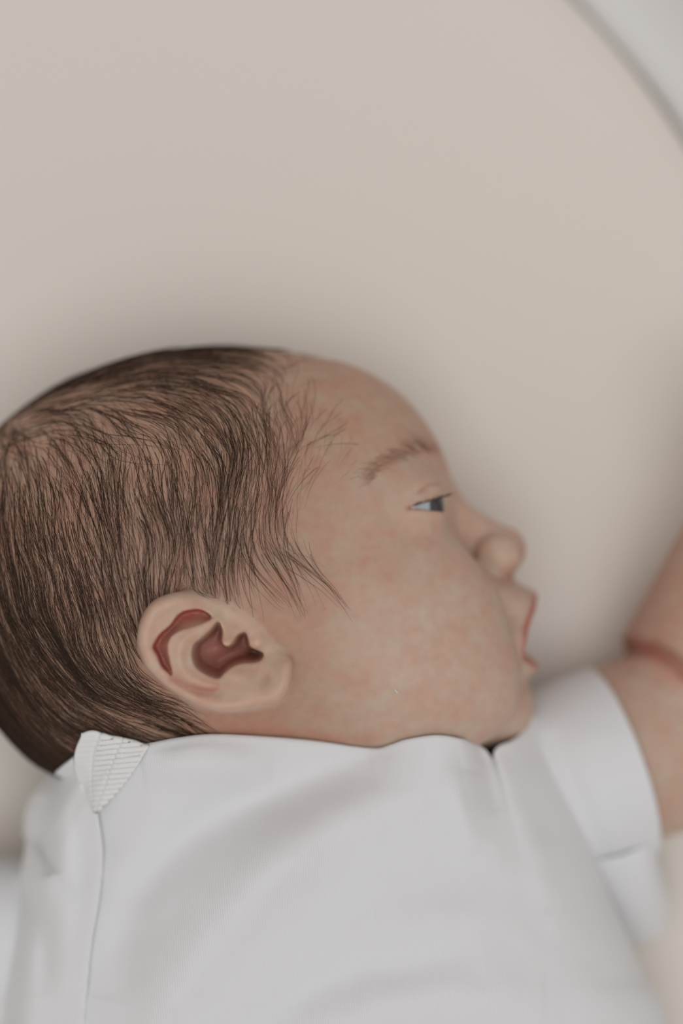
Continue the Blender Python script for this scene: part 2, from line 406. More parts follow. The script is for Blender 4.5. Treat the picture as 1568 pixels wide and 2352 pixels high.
def ear_top(ex, ey):
    """height of the outer ear surface above the head's mid plane at photo position ex, ey"""
    X = 784 + (ex - 784) * KE; Y = 1176 + (ey - 1176) * KE
    lift = 14 + 78 * sstep(-20, 290, (615 - ex) * .95 + (ey - 1470) * .12)
    lift = lift + 62 * sstep(0, 110, (ey - 1500) * .9 + (ex - 560) * .25) * sstep(400, 560, ex)
    z = head_h(X, Y) * .35 + .65 * head_h(784 + (500 - 784) * KE, 1176 + (1500 - 1176) * KE) + lift
    fr = polydist(ex, ey, [(720, 1460), (640, 1478), (606, 1440), (570, 1408), (525, 1378), (480, 1340)])
    z = z + (head_h(X, Y) + 1 - z) * sstep(75, 2, fr) * sstep(1545, 1490, ey)
    din = -sdpoly(ex, ey, E_OUT)
    z = z - 18 * (1 - np.clip(din / 22, 0, 1)) ** 2
    z = z + 5 * np.exp(-((din - 22) / 14) ** 2)
    zb = z.copy()
    # scapha
    rec = np.concatenate([E_HIN, E_ANT[1:-1]]); dr = -sdpoly(ex, ey, rec); dh = polydist(ex, ey, E_HIN); da = polydist(ex, ey, E_ANT)
    z = z - 62 * np.where(dr > 0, sstep(0, 9, dh) * (da / (da + dh + 1e-6)) ** .8, 0)
    # antihelix slopes down towards the scapha and the tail groove
    z = z - 10 * np.exp(-(polydist(ex, ey, catmull([(398, 1560), (430, 1580), (470, 1590), (500, 1588)], 5)) / 13) ** 2)
    z = z + 9 * np.exp(-(polydist(ex, ey, catmull([(495, 1424), (462, 1447), (425, 1470), (415, 1505), (424, 1540), (455, 1568), (495, 1578)], 5)) / 13) ** 2)
    # concha
    dc = -sdpoly(ex, ey, E_CON)
    z = z - 92 * np.where(dc > 0, sstep(-2, 15, dc), sstep(-2, 15, dc))
    z = z - 26 * sstep(0, 30, dc)
    z = z + 16 * np.exp(-(polydist(ex, ey, [(525, 1480), (500, 1496), (470, 1502)]) / 18) ** 2)
    z = z - 34 * np.exp(-(((ex - 578) / 17) ** 2 + ((ey - 1508) / 12) ** 2))
    # antitragus, tragus, lobe
    z = z + 10 * np.exp(-(((ex - 545) / 26) ** 2 + ((ey - 1550) / 15) ** 2))
    z = z + 14 * np.exp(-(((ex - 590) / 17) ** 2 + ((ey - 1478) / 18) ** 2))
    z = z - 9 * np.exp(-(((ex - 608) / 12) ** 2 + ((ey - 1563) / 22) ** 2)) + 6 * np.exp(-(((ex - 580) / 30) ** 2 + ((ey - 1590) / 24) ** 2))
    z = z - 4 * np.exp(-(((ex - 340) / 8) ** 2 + ((ey - 1485) / 3.0) ** 2))
    return z, din, dc, zb
b = Blk(330, 720, 1310, 1640, ZS + 300, 1e9)
ex = 784 + (b.X[..., 0].astype(float) - 784) / KE; ey = 1176 + (b.Y[..., 0].astype(float) - 1176) / KE
ex, ey = np.broadcast_arrays(ex, ey)
zt, din, dcon, zbk = ear_top(ex, ey); zbk = zbk[..., None].astype(np.float32)
gxx, gyy = np.gradient(zt, gx[b.sx], gy[b.sy]); sl = (1 / np.sqrt(1 + np.minimum(gxx ** 2 + gyy ** 2, 60)))[..., None].astype(np.float32)
zt = zt[..., None].astype(np.float32); di = din[..., None].astype(np.float32); dcn = dcon[..., None].astype(np.float32)
b.cut(np.maximum((-dcn - 1), (zt - b.zz) * sl), 5)                                  # the bowl goes below the skull surface
thick = 32 + 3.4 * np.maximum(di - 16, 0)
edge_front = sstep(560, 660, ex)[..., None] * sstep(1500, 1440, ey)[..., None]
fe = smax(smax((b.zz - zt) * sl, -di * .93, 12), (zbk - thick) - b.zz, 14)
fe = np.where(dcn > 12, np.maximum(fe, (b.zz - zt) * sl), fe)
b.union(fe.astype(np.float32), 12)
b.cut(np.maximum((-dcn + 3), (zt - b.zz) * sl), 4)

# ---- field queries
def fsample(P):
    ix = []; fr = []
    for d, g in enumerate((gx, gy, gz)):
        i = np.clip(np.searchsorted(g, P[:, d]) - 1, 0, len(g) - 2); ix.append(i); fr.append(np.clip((P[:, d] - g[i]) / (g[i + 1] - g[i]), 0, 1))
    r = 0
    for a in (0, 1):
        for c in (0, 1):
            for e in (0, 1):
                r = r + F[ix[0] + a, ix[1] + c, ix[2] + e] * (fr[0] if a else 1 - fr[0]) * (fr[1] if c else 1 - fr[1]) * (fr[2] if e else 1 - fr[2])
    return r
def fgrad(P, h=6.0):
    G = np.stack([(fsample(P + d) - fsample(P - d)) / (2 * h) for d in np.eye(3) * h], -1)
    return G
def project(P, off, it=3):
    for _ in range(it):
        g = fgrad(P); l2 = (g * g).sum(1) + 1e-4
        f = fsample(P); P = P - (g * ((f - off * np.sqrt(l2)) / l2)[:, None]).clip(-25, 25)
    return P

def img(P):
    k = (DC - ZS) / (DC - P[:, 2]); return 784 + (P[:, 0] - 784) * k, 1176 + (P[:, 1] - 1176) * k

def raycast(px, py, zlo=60.0):
    """height of the body surface under a photo position"""
    px = np.asarray(px, float).ravel(); py = np.asarray(py, float).ravel(); z = np.full(px.shape, zlo); done = np.zeros(px.shape, bool)
    for zz_ in np.arange(1078.0, zlo, -6.0):
        x, y = Q(px, py, zz_); h = ~done & (fsample(np.stack([x, y, np.full(px.shape, zz_)], -1)) < 0)
        z[h] = zz_; done |= h
    lo, hi = z.copy(), z + 6
    for _ in range(5):
        m = (lo + hi) / 2; x, y = Q(px, py, m); h = fsample(np.stack([x, y, m], -1)) < 0
        lo = np.where(h, m, lo); hi = np.where(h, hi, m)
    return np.where(done, lo, zlo)
# ---- neck, trunk, limbs
def P3(px, py, z): x, y = Q(px, py, z); return (x, y, z)
b = Blk(100, 1250, 1500, 2300)
b.union(cap(b.X, b.Y, b.Z, (520, 1610, 430), (640, 2050, 400), 215, 240), 60)
b = Blk(-200, 1750, 1700, 5200)
f = ell(b.X, b.Y, b.Z, (745, 2620, 375), (590, 860, 365))
f = smin(f, ell(b.X, b.Y, b.Z, (735, 2130, 345), (540, 290, 300)), 150)
f = smin(f, ell(b.X, b.Y, b.Z, (760, 3330, 340), (510, 520, 335)), 150)
b.union(f, 110)
# left arm (raised beside the face)
b = Blk(1000, 2400, 700, 2200)
f = cap(b.X, b.Y, b.Z, P3(1150, 1870, 300), P3(1482, 1714, 228), 150, 205)
f = smin(f, cap(b.X, b.Y, b.Z, P3(1482, 1714, 228), P3(1590, 1678, 222), 207, 200), 60)
b.union(f, 60)
el = P3(1572, 1566, 240); wr = P3(1742, 1115, 470)
f = cap(b.X, b.Y, b.Z, el, wr, 186, 108)
b.union(f, 16)
# skin fold in the crook of the elbow
cp = catmull([(1395, 1498), (1430, 1490), (1485, 1493), (1530, 1514), (1575, 1550), (1620, 1600)], 6); cz = raycast(cp[:, 0], cp[:, 1]); cz[:7] = np.minimum(cz[:7], 260)
f = 1e3
for i in range(len(cp) - 1):
    r_ = 26 * (1 - .5 * i / len(cp)); f = np.minimum(f, cap(b.X, b.Y, b.Z, P3(*cp[i], cz[i]), P3(*cp[i + 1], cz[i + 1]), r_, r_))
b.cut(f, 20)
# hand: a loosely closed fist
hd = np.array(P3(1790, 1005, 560)); wv = np.array(wr)
f = ell(b.X, b.Y, b.Z, tuple(hd), (105, 125, 70))
f = smin(f, cap(b.X, b.Y, b.Z, wv, hd, 100, 80), 60)
for i in range(4):
    base = hd + np.array([-72 + 48 * i, -92 + 8 * abs(i - 1.4), 18]); L_ = [70, 80, 76, 60][i]
    kn = base + np.array([-4 + 4 * i, -L_ * .75, -8]); md = kn + np.array([0, 6, -78]); tip = md + np.array([0, 66, -22])
    g = smin(cap(b.X, b.Y, b.Z, base, kn, 29, 27), cap(b.X, b.Y, b.Z, kn, md, 27, 25), 12)
    g = smin(g, cap(b.X, b.Y, b.Z, md, tip, 25, 22), 12); f = smin(f, g, 10)
tb = hd + np.array([-85, 20, -10]); tm = tb + np.array([-38, -70, -36]); te = tm + np.array([58, -36, -38])
g = smin(cap(b.X, b.Y, b.Z, tb, tm, 34, 28), cap(b.X, b.Y, b.Z, tm, te, 28, 23), 12); f = smin(f, g, 14)
b.union(f, 30)
# right arm (beyond the photo's left edge) and legs, mostly under clothing
b = Blk(-1150, 500, 1900, 3400)
f = smin(cap(b.X, b.Y, b.Z, (250, 2160, 300), (-330, 2420, 215), 180, 165), cap(b.X, b.Y, b.Z, (-330, 2420, 215), (-560, 2900, 200), 160, 105), 40)
hd = np.array([-600, 3060, 190.0])
f = smin(f, ell(b.X, b.Y, b.Z, tuple(hd), (85, 120, 62)), 50)
for i in range(4):
    p0 = hd + np.array([-62 + 42 * i, 85, 10]); p1 = p0 + np.array([-6 + 5 * i, [75, 86, 82, 66][i], -8]); p2 = p1 + np.array([0, 24, -58])
    f = smin(f, smin(cap(b.X, b.Y, b.Z, p0, p1, 27, 25), cap(b.X, b.Y, b.Z, p1, p2, 25, 22), 10), 10)
f = smin(f, cap(b.X, b.Y, b.Z, hd + np.array([70, -40, 0]), hd + np.array([118, 50, -20]), 32, 25), 14)
b.union(f, 60)
b = Blk(-1150, 2400, 3200, 5200)
for sgn, kn, an in ((-1, (60, 4020, 330), (420, 4560, 150)), (1, (1480, 4020, 330), (1130, 4560, 150))):
    hip = (760 + sgn * 270, 3560, 270)
    f = smin(cap(b.X, b.Y, b.Z, hip, kn, 255, 185), cap(b.X, b.Y, b.Z, kn, an, 180, 110), 50)
    ft = (an[0] - sgn * 30, an[1] + 250, 150)
    f = smin(f, cap(b.X, b.Y, b.Z, (an[0], an[1] + 30, 130), ft, 100, 74), 40)
    for i in range(5):
        t0 = np.array([ft[0] + (i - 2) * 34, ft[1] + 66 - 7 * abs(i - 1.5), 150.0]); f = smin(f, cap(b.X, b.Y, b.Z, t0, t0 + np.array([0, 34, 4.0]), [26, 20, 19, 18, 16][i if sgn > 0 else 4 - i], 15), 10)
    b.union(f, 80)
# the mattress carries the body: flatten whatever would sink into it
b = Blk(-1e9, 1e9, 0, 1e9, -1e9, 60)
F[b.sx, b.sy, b.sz] = smax(b.get(), (2.0 - b.Z) + 0 * b.X, 22)
F[0] = F[-1] = 50; F[:, 0] = F[:, -1] = 50; F[:, :, 0] = F[:, :, -1] = 50

def surface_nets(F, xs, ys, zs):
    s = F < 0
    cnt = np.zeros(tuple(n - 1 for n in F.shape), np.int8)
    for i in (0, 1):
        for j in (0, 1):
            for k in (0, 1):
                cnt += s[i:F.shape[0] - 1 + i, j:F.shape[1] - 1 + j, k:F.shape[2] - 1 + k]
    act = (cnt > 0) & (cnt < 8); I, J, K = np.nonzero(act)
    vid = np.full(act.shape, -1, np.int32); vid[I, J, K] = np.arange(len(I))
    acc = np.zeros((len(I), 3)); num = np.zeros(len(I))
    cs = [(0, 0, 0), (1, 0, 0), (0, 1, 0), (1, 1, 0), (0, 0, 1), (1, 0, 1), (0, 1, 1), (1, 1, 1)]
    for a in range(8):
        for c in range(a + 1, 8):
            d = [abs(cs[a][q] - cs[c][q]) for q in range(3)]
            if sum(d) != 1: continue
            fa = F[I + cs[a][0], J + cs[a][1], K + cs[a][2]].astype(float); fc = F[I + cs[c][0], J + cs[c][1], K + cs[c][2]].astype(float)
            m = (fa < 0) != (fc < 0); t = np.where(m, fa / np.where(m, fa - fc, 1), 0)
            pa = np.stack([xs[I + cs[a][0]], ys[J + cs[a][1]], zs[K + cs[a][2]]], -1); pc = np.stack([xs[I + cs[c][0]], ys[J + cs[c][1]], zs[K + cs[c][2]]], -1)
            acc += np.where(m[:, None], pa + (pc - pa) * t[:, None], 0); num += m
    V = acc / num[:, None]; Fs = []
    for ax in range(3):
        sl0 = [slice(1, -1)] * 3; sl1 = [slice(1, -1)] * 3
        sl0[ax] = slice(0, -1); sl1[ax] = slice(1, None)
        ch = s[tuple(sl0)] != s[tuple(sl1)]; inn = s[tuple(sl0)]
        i, j, k = np.nonzero(ch); flip = inn[i, j, k]
        off = [1, 1, 1]; off[ax] = 0; i = i + off[0]; j = j + off[1]; k = k + off[2]
        u = [0, 0, 0]; v = [0, 0, 0]; u[(ax + 1) % 3] = 1; v[(ax + 2) % 3] = 1
        g = lambda a, c: vid[i - a * u[0] - c * v[0], j - a * u[1] - c * v[1], k - a * u[2] - c * v[2]]
        qd = np.stack([g(1, 1), g(0, 1), g(0, 0), g(1, 0)], -1); qd[~flip] = qd[~flip][:, ::-1]
        Fs.append(qd)
    return V, np.concatenate(Fs)
V, FC = surface_nets(F, gx, gy, gz)
FC = FC[(FC >= 0).all(1)][:, ::-1]      # y is mirrored on the way to world space
# drop stray pieces: keep what hangs together with the skull
lab = np.arange(len(V))
for _ in range(400):
    m = lab[FC].min(1); new = lab.copy()
    for c in range(4): np.minimum.at(new, FC[:, c], m)
    new = new[new]
    if (new == lab).all(): break
    lab = new
vals, cn = np.unique(lab, return_counts=True); keep = lab == vals[cn.argmax()]
remap = np.cumsum(keep) - 1; FC = remap[FC[keep[FC].all(1)]]; V = V[keep]

# ---- skin colour by place, plus shade painted into the ear hollows
def skin_colours(V):
    X, Y, Z = V.T; zz = Z - ZS; px, py = img(V); az = np.abs(zz)
    base = np.array([.585, .425, .335]); C = np.tile(base, (len(V), 1))
    def mix(c, m): C[:] = C + (np.array(c) - C) * np.clip(m, 0, 1)[:, None]
    face = (Y < 1900) & (X < 1270)
    mix((.47, .28, .20), .85 * face * sstep(900, 600, px) * 1.0)                                   # scalp skin, redder
    mix((.51, .32, .23), .75 * face * sstep(1130, 980, py))
    mix((.58, .38, .29), .6 * np.exp(-(((px - 860) / 130) ** 2 + ((py - 1250) / 110) ** 2)) * face)
    mix((.61, .45, .36), .6 * np.exp(-(((px - 1000) / 190) ** 2 + ((py - 1560) / 110) ** 2)) * face)
    mix((.50, .25, .17), .5 * np.exp(-(polydist(px, py, catmull([(850, 1085), (910, 1045), (970, 1030), (1005, 1032)], 5)) / 16) ** 2) * face)   # brow
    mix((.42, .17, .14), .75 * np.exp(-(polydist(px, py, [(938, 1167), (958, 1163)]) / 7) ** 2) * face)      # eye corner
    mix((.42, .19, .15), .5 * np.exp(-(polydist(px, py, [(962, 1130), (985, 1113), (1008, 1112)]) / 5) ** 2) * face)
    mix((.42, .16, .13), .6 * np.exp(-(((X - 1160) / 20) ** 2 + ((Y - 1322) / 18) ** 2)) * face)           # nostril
    wl = wedge(X, Y, ax_, ay_, unit(42, -100), unit(48, 34)) + 5 * (az / 150) ** 4
    mix((.50, .17, .14), .9 * face * (X > 1150) * (Y > 1365) * (Y < 1535) * sstep(27, 12, wl) * sstep(1150, 1175, X) * sstep(190, 150, az))   # lips
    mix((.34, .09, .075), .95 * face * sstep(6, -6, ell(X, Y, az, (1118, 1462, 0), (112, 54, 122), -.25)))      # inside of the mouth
    near = face & (zz > 250)
    mix((.63, .46, .36), .8 * near * sstep(6, -8, sdpoly(px, py, E_OUT)))
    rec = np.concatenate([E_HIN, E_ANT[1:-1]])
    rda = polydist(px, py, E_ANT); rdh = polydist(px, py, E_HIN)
    mix((.43, .085, .065), .92 * near * sstep(2, -3, sdpoly(px, py, rec)) * (rda / (rda + rdh + 1e-6)) ** .6)  # scapha: blood-red skin, overhang shade painted in, deepest by the helix
    mix((.43, .16, .125), .8 * near * sstep(5, -12, sdpoly(px, py, E_CON)))  # concha: red skin, darkened further for the shade in the bowl
    mix((.45, .16, .12), .6 * near * np.exp(-(polydist(px, py, catmull([(398, 1560), (430, 1578), (470, 1588), (498, 1582)], 5)) / 11) ** 2))
    mix((.46, .18, .14), .4 * near * np.exp(-(((px - 612) / 10) ** 2 + ((py - 1560) / 16) ** 2)))
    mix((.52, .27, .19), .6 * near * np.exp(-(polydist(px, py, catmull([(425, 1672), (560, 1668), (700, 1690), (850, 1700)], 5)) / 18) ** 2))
    arm = (X > 1270)
    mix((.54, .34, .26), .7 * arm * sstep(1620, 1480, py))
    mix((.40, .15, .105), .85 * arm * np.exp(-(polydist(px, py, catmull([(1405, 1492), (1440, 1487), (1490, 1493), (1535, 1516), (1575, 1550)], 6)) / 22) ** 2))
    return np.clip(C, .01, .9)

person = empty('person', W3(745.0, 2620.0, 0.0))
tag(person, 'newborn baby in a white short sleeved bodysuit lying with head turned sideways', 'person')
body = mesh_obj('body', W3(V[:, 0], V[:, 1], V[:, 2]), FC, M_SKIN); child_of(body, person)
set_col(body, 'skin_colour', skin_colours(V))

# ---- eyes
def eye_mat():
    m, nt, p = new_mat('eye'); L = nt.links.new
    tc = N(nt, 'ShaderNodeTexCoord'); nrm = N(nt, 'ShaderNodeVectorMath', operation='NORMALIZE'); L(tc.outputs['Object'], nrm.inputs[0])
    sx = N(nt, 'ShaderNodeSeparateXYZ'); L(nrm.outputs[0], sx.inputs[0])
    cr = N(nt, 'ShaderNodeValToRGB'); e = cr.color_ramp.elements
    e[0].position = 0; e[0].color = (.42, .43, .45, 1); e[1].position = 1; e[1].color = (.004, .004, .005, 1)
    for pos, c in ((.56, (.46, .50, .54)), (.64, (.03, .035, .04)), (.80, (.035, .042, .05)), (.93, (.03, .035, .04)), (.945, (.004, .004, .005))):
        q = e.new(pos); q.color = (*c, 1)
    L(sx.outputs['X'], cr.inputs[0]); L(cr.outputs[0], p.inputs['Base Color'])
    p.inputs['Roughness'].default_value = .06; p.inputs['Coat Weight'].default_value = .6
    return m
M_EYE = eye_mat()
def eyeball(sgn):
    nu, nv = 40, 24; U, Vv = np.meshgrid(np.linspace(0, 2 * math.pi, nu, endpoint=False), np.linspace(.02, math.pi - .02, nv))
    x = np.cos(Vv); r = np.sin(Vv); bulge = 1 + .05 * np.exp(-((1 - x) / .12) ** 2)
    P = np.stack([x * bulge, r * np.cos(U) * bulge, r * np.sin(U) * bulge], -1).reshape(-1, 3) * (ER + 1.5) * S
    f = grid_faces(nv, nu, True)
    o = mesh_obj('eye', P, f, M_EYE); loc = W3(EYE[0], EYE[1], ZS + sgn * EYE[2])
    o.location = loc; o.rotation_euler = (0, 0, math.radians(2)); child_of(o, person)
    o['label'] = 'dark grey eye looking sideways'
    return o
eyeball(1); eyeball(-1)

# ================================================================== hair
def tubes(name, paths, rad, shade, mat, parent):
    """paths (n, m, 3) in px, rad (n, m) px: three sided tubes in one mesh"""
    n, m, _ = paths.shape
    T = np.gradient(paths, axis=1); T /= np.linalg.norm(T, axis=2, keepdims=True) + 1e-9
    up = np.array([.31, .22, .92]); A = np.cross(T, up); A /= np.linalg.norm(A, axis=2, keepdims=True) + 1e-9; B = np.cross(T, A)
    rings = []
    for a in (math.pi / 2, math.pi / 2 + 2.0944, math.pi / 2 + 4.18879):
        rings.append(paths + (A * math.cos(a) + B * math.sin(a)) * rad[..., None])
    R = np.stack(rings, 2)                       # n, m, 3sides, 3
    vid = np.arange(n * m * 3).reshape(n, m, 3); fs = []
    for s in range(3):
        a = vid[:, :-1, s]; b_ = vid[:, 1:, s]; c = vid[:, 1:, (s + 1) % 3]; d = vid[:, :-1, (s + 1) % 3]
        fs.append(np.stack([a, b_, c, d], -1).reshape(-1, 4))
    P = R.reshape(-1, 3); o = mesh_obj(name, W3(P[:, 0], P[:, 1], P[:, 2]), np.concatenate(fs), mat)
    C = np.repeat(shade, m * 3)[:, None] * np.ones((1, 3)); set_col(o, 'strand', C)
    child_of(o, parent); o['kind'] = 'stuff'
    return o
FLOW = np.array([  # photo x, y, direction
    (20, 1030, .5, .86), (100, 950, .75, .6), (60, 1150, .3, .95), (200, 880, .93, .25), (330, 840, 1, -.05), (430, 850, .97, .2), (520, 870, .75, .6), (480, 930, .45, .85), (330, 920, .8, .5), (230, 980, .35, .92),
    (150, 1080, .42, .9), (230, 1080, .4, .9), (320, 1050, .35, .94), (400, 1080, .18, .98), (480, 1020, .25, .95), (560, 980, .2, .98), (600, 1060, -.12, 1), (540, 1100, -.1, 1),
    (470, 1180, .05, 1), (400, 1200, .22, .97), (320, 1180, .4, .92), (240, 1200, .35, .93), (150, 1220, .3, .95), (50, 1300, .38, .92), (130, 1340, .28, .96), (220, 1320, .22, .97), (300, 1290, .2, .98),
    (380, 1290, .0, 1), (440, 1290, -.25, .95), (500, 1270, -.05, 1), (560, 1220, -.08, 1), (610, 1180, -.05, 1), (560, 1300, .1, 1), (620, 1290, .3, .95), (660, 1290, .55, .83), (700, 1290, .6, .8),
    (640, 1110, -.35, .93), (700, 1020, -.75, .65), (760, 985, -.85, .5), (820, 1010, -.8, .6), (700, 1110, -.6, .8), (760, 1090, -.75, .65), (680, 1180, -.1, 1), (740, 1180, -.4, .9), (640, 940, -.15, 1), (700, 900, -.4, .9), (600, 880, .2, .97), (760, 880, -.5, .85),
    (50, 1450, .4, .9), (120, 1480, .45, .89), (200, 1430, .25, .96), (280, 1420, .2, .97), (220, 1520, .45, .89), (290, 1500, .25, .96), (130, 1580, .6, .8), (230, 1600, .7, .7), (310, 1580, .75, .65), (360, 1610, .95, .35), (300, 1650, .9, .4), (180, 1680, .8, .6), (60, 1600, .6, .8), (330, 1360, .25, .95), (-80, 1300, .35, .93), (-60, 1500, .5, .86), (-60, 1150, .4, .9)])
FLOW[:, 2:] /= np.linalg.norm(FLOW[:, 2:], axis=1, keepdims=True)
def flow(px, py):
    d2 = (px[:, None] - FLOW[None, :, 0]) ** 2 + (py[:, None] - FLOW[None, :, 1]) ** 2
    w = 1 / (d2 + 900.0) ** 1.6; w /= w.sum(1, keepdims=True); return w @ FLOW[:, 2:]
HAIRLINE = catmull([(-400, 700), (600, 700), (780, 720), (830, 840), (835, 940), (845, 1010), (820, 1080), (765, 1130), (750, 1210), (735, 1290), (690, 1330), (640, 1325), (580, 1325), (520, 1318), (440, 1345), (375, 1358), (335, 1385), (315, 1430), (308, 1480),
                    (318, 1520), (345, 1560), (400, 1610), (455, 1645), (420, 1690), (380, 1760), (330, 1830), (-400, 1900)], 5, True)
def mir(P):
    R = P.copy(); R[:, 2] = ZS + np.abs(P[:, 2] - ZS); return R
def hair_density(P):
    px, py = img(mir(P)); d = -sdpoly(px, py, HAIRLINE)
    lo = 26 + 170 * sstep(520, 640, px); lo = np.where((px > 560) & (py > 1230), 70.0, lo)
    dens = np.clip(d / lo, 0, 1) ** 1.1
    dens = dens * (1 - .6 * sstep(430, 560, px) * sstep(960, 880, py))
    return dens * (P[:, 1] < 1840)
def march(P0, length, steps, jit, seed, lift):
    n = len(P0); out = np.empty((n, steps, 3)); P = project(P0.copy(), np.full(n, 1.0)); r = np.random.default_rng(seed)
    ds = length / (steps - 1); a0 = r.normal(0, jit, n); curl = r.normal(0, jit * .9, n)
    for s in range(steps):
        out[:, s] = P
        M = mir(P); px, py = img(M); d = flow(px, py); sg = np.where(P[:, 2] >= ZS, 1.0, -1.0)
        t = s / (steps - 1); a = a0 + curl * t + .55 * noise2(px, py, 3, 90.0) + .2 * noise2(px, py, 4, 36.0)
        ca, sa = np.cos(a), np.sin(a)
        D = np.stack([d[:, 0] * ca - d[:, 1] * sa, d[:, 0] * sa + d[:, 1] * ca, np.zeros(n)], -1)
        g = fgrad(P); g /= np.linalg.norm(g, axis=1, keepdims=True) + 1e-9
        inside = (sdpoly(px, py, E_OUT) < 2) & (np.abs(P[:, 2] - ZS) > 200); D[inside] *= .12
        D = D - g * (D * g).sum(1, keepdims=True); D /= np.linalg.norm(D, axis=1, keepdims=True) + .15; D[inside] *= .1
        P = P + D * ds[:, None]; P = project(P, 1.0 + lift * (s + 1) / steps, 1)
    return out
# candidate roots on the skull
tri = FC; A_, B_, C_ = V[tri[:, 0]], V[tri[:, 1]], V[tri[:, 2]]
cen = V[tri].mean(1); ar = np.linalg.norm(np.cross(V[tri[:, 2]] - A_, V[tri[:, 3]] - B_), axis=1) * .5
ok = (cen[:, 0] < 900) & (cen[:, 1] < 1860)
px_, py_ = img(mir(cen)); ok &= ~((sdpoly(px_, py_, E_OUT) < 4) & (np.abs(cen[:, 2] - ZS) > 200))
ok &= (cen[:, 2] > 40)
pr = np.where(ok, ar, 0); pr[ok] *= hair_density(cen[ok]); pr *= 1 + 1.3 * sstep(380, 0, px_) * sstep(1050, 1500, py_); pr[cen[:, 2] < ZS] *= .45; pr /= pr.sum()
def roots(n, seed):
    r = np.random.default_rng(seed); f = r.choice(len(tri), n, p=pr); u, v = r.random((2, n, 1))
    q = V[tri[f]]; return (q[:, 0] * (1 - u) + q[:, 1] * u) * (1 - v) + (q[:, 3] * (1 - u) + q[:, 2] * u) * v
STEPS = 11
def nearest(A, Bp, chunk=2000):
    idx = np.empty(len(A), int)
    for i in range(0, len(A), chunk):
        d = ((A[i:i + chunk, None] - Bp[None]) ** 2).sum(2); idx[i:i + chunk] = d.argmin(1)
    return idx
def make_hair(n, nclump, lmin, lmax, jit, clump, r0, seed, lift, pale):
    r = np.random.default_rng(seed); R0 = roots(n, seed)
    G0 = roots(nclump, seed + 1); GL = r.uniform(lmax * .75, lmax, nclump)
    dg = hair_density(G0); G = march(G0, GL * (.55 + .45 * dg), STEPS, jit * .6, seed + 2, np.full(nclump, lift))
    L_ = r.uniform(lmin, lmax, n) * (.45 + .55 * hair_density(R0))
    S_ = march(R0, L_, STEPS, jit, seed + 3, r.uniform(.3, 1.2, n) * lift)
    gi = nearest(R0, G0); t = np.linspace(0, 1, STEPS)[None, :, None]
    cl = clump * r.uniform(.3, 1.0, n)[:, None, None] * t ** 1.1
    tgt = G[gi] + r.normal(0, 2.2, (n, 1, 3)); S2 = S_ * (1 - cl) + tgt * cl
    m = S2.reshape(-1, 3); f = fsample(m); g = fgrad(m); l = np.linalg.norm(g, axis=1) + 1e-6
    bad = f / l < .8; m[bad] += (g[bad] / l[bad][:, None]) * (1.2 - (f / l)[bad])[:, None]
    S2 = m.reshape(n, STEPS, 3)
    rad = r0 * r.uniform(.7, 1.25, n)[:, None] * (1 - .72 * np.linspace(0, 1, STEPS)[None] ** 1.6)
    px, _ = img(mir(R0)); shade = np.clip(r.random(n) * .5 + pale + .7 * sstep(520, 740, px), 0, 1); rad = rad * (1 - .3 * sstep(540, 740, px))[:, None]
    return S2, rad, shade
H0 = make_hair(2600, 240, 170, 300, .10, .97, .56, 51, 9.0, -.3)
H1 = make_hair(3600, 700, 110, 240, .15, .85, .46, 11, 7.0, 0.0)
H2 = make_hair(10000, 2000, 50, 150, .28, .5, .29, 21, 4.0, .2)
tubes('hair', *[np.concatenate([h[i] for h in (H0, H1, H2)]) for i in range(3)], M_HAIR, person)

# ---- brow and lashes
def brow():
    n = 220; r = np.random.default_rng(31); c = catmull([(845, 1092), (880, 1064), (920, 1043), (965, 1030), (1004, 1030)], 12)
    t = r.random(n); i = (t * (len(c) - 2)).astype(int); p = c[i] + r.normal(0, 10, (n, 2)); d = c[i + 1] - c[i]; d /= np.linalg.norm(d, axis=1, keepdims=True)
    d = -d + np.array([0, -.25]) + r.normal(0, .2, (n, 2)); out = np.empty((n, 6, 3)); L_ = r.uniform(22, 48, n)
    z = raycast(p[:, 0], p[:, 1]); P = np.stack([*Q(p[:, 0], p[:, 1], z), z], -1); P = project(P, 1.0, 3)
    for s in range(6):
        out[:, s] = P; g = fgrad(P); g /= np.linalg.norm(g, axis=1, keepdims=True) + 1e-9; D = np.concatenate([d, np.zeros((n, 1))], 1); D -= g * (D * g).sum(1, keepdims=True)
        P = project(P + D * (L_ / 5)[:, None], 2.0, 1)
    rad = .3 * np.ones((n, 1)) * (1 - .7 * np.linspace(0, 1, 6)[None])
    tubes('eyebrow', out, rad, r.random(n), M_BROW, person)
brow()
def lashes():
    n = 90; r = np.random.default_rng(41); t = r.random(n); u = unit(88, -27)
    x = 938 + 74 * t; y = 1165 + (x - 931) * (-26 / 86); dz = np.sqrt(np.maximum((ER + 10) ** 2 - (x - EYE[0]) ** 2 - (y - EYE[1]) ** 2, 0)); z = ZS + EYE[2] + dz
    s = np.linspace(0, 1, 6)[None]; Ln = r.uniform(16, 30, n)[:, None]
    nx = ((x - EYE[0]) / (ER + 10))[:, None]; nz = (dz / (ER + 10))[:, None]
    P = np.stack([x[:, None] + Ln * s * (nx * .8 + .25), y[:, None] + Ln * (.12 * s - .5 * s ** 2), z[:, None] + Ln * s * nz * .7], -1)
    tubes('eyelashes', P, .5 * np.ones((n, 1)) * (1 - .8 * s), r.random(n) * .3, M_HAIR, person)
lashes()

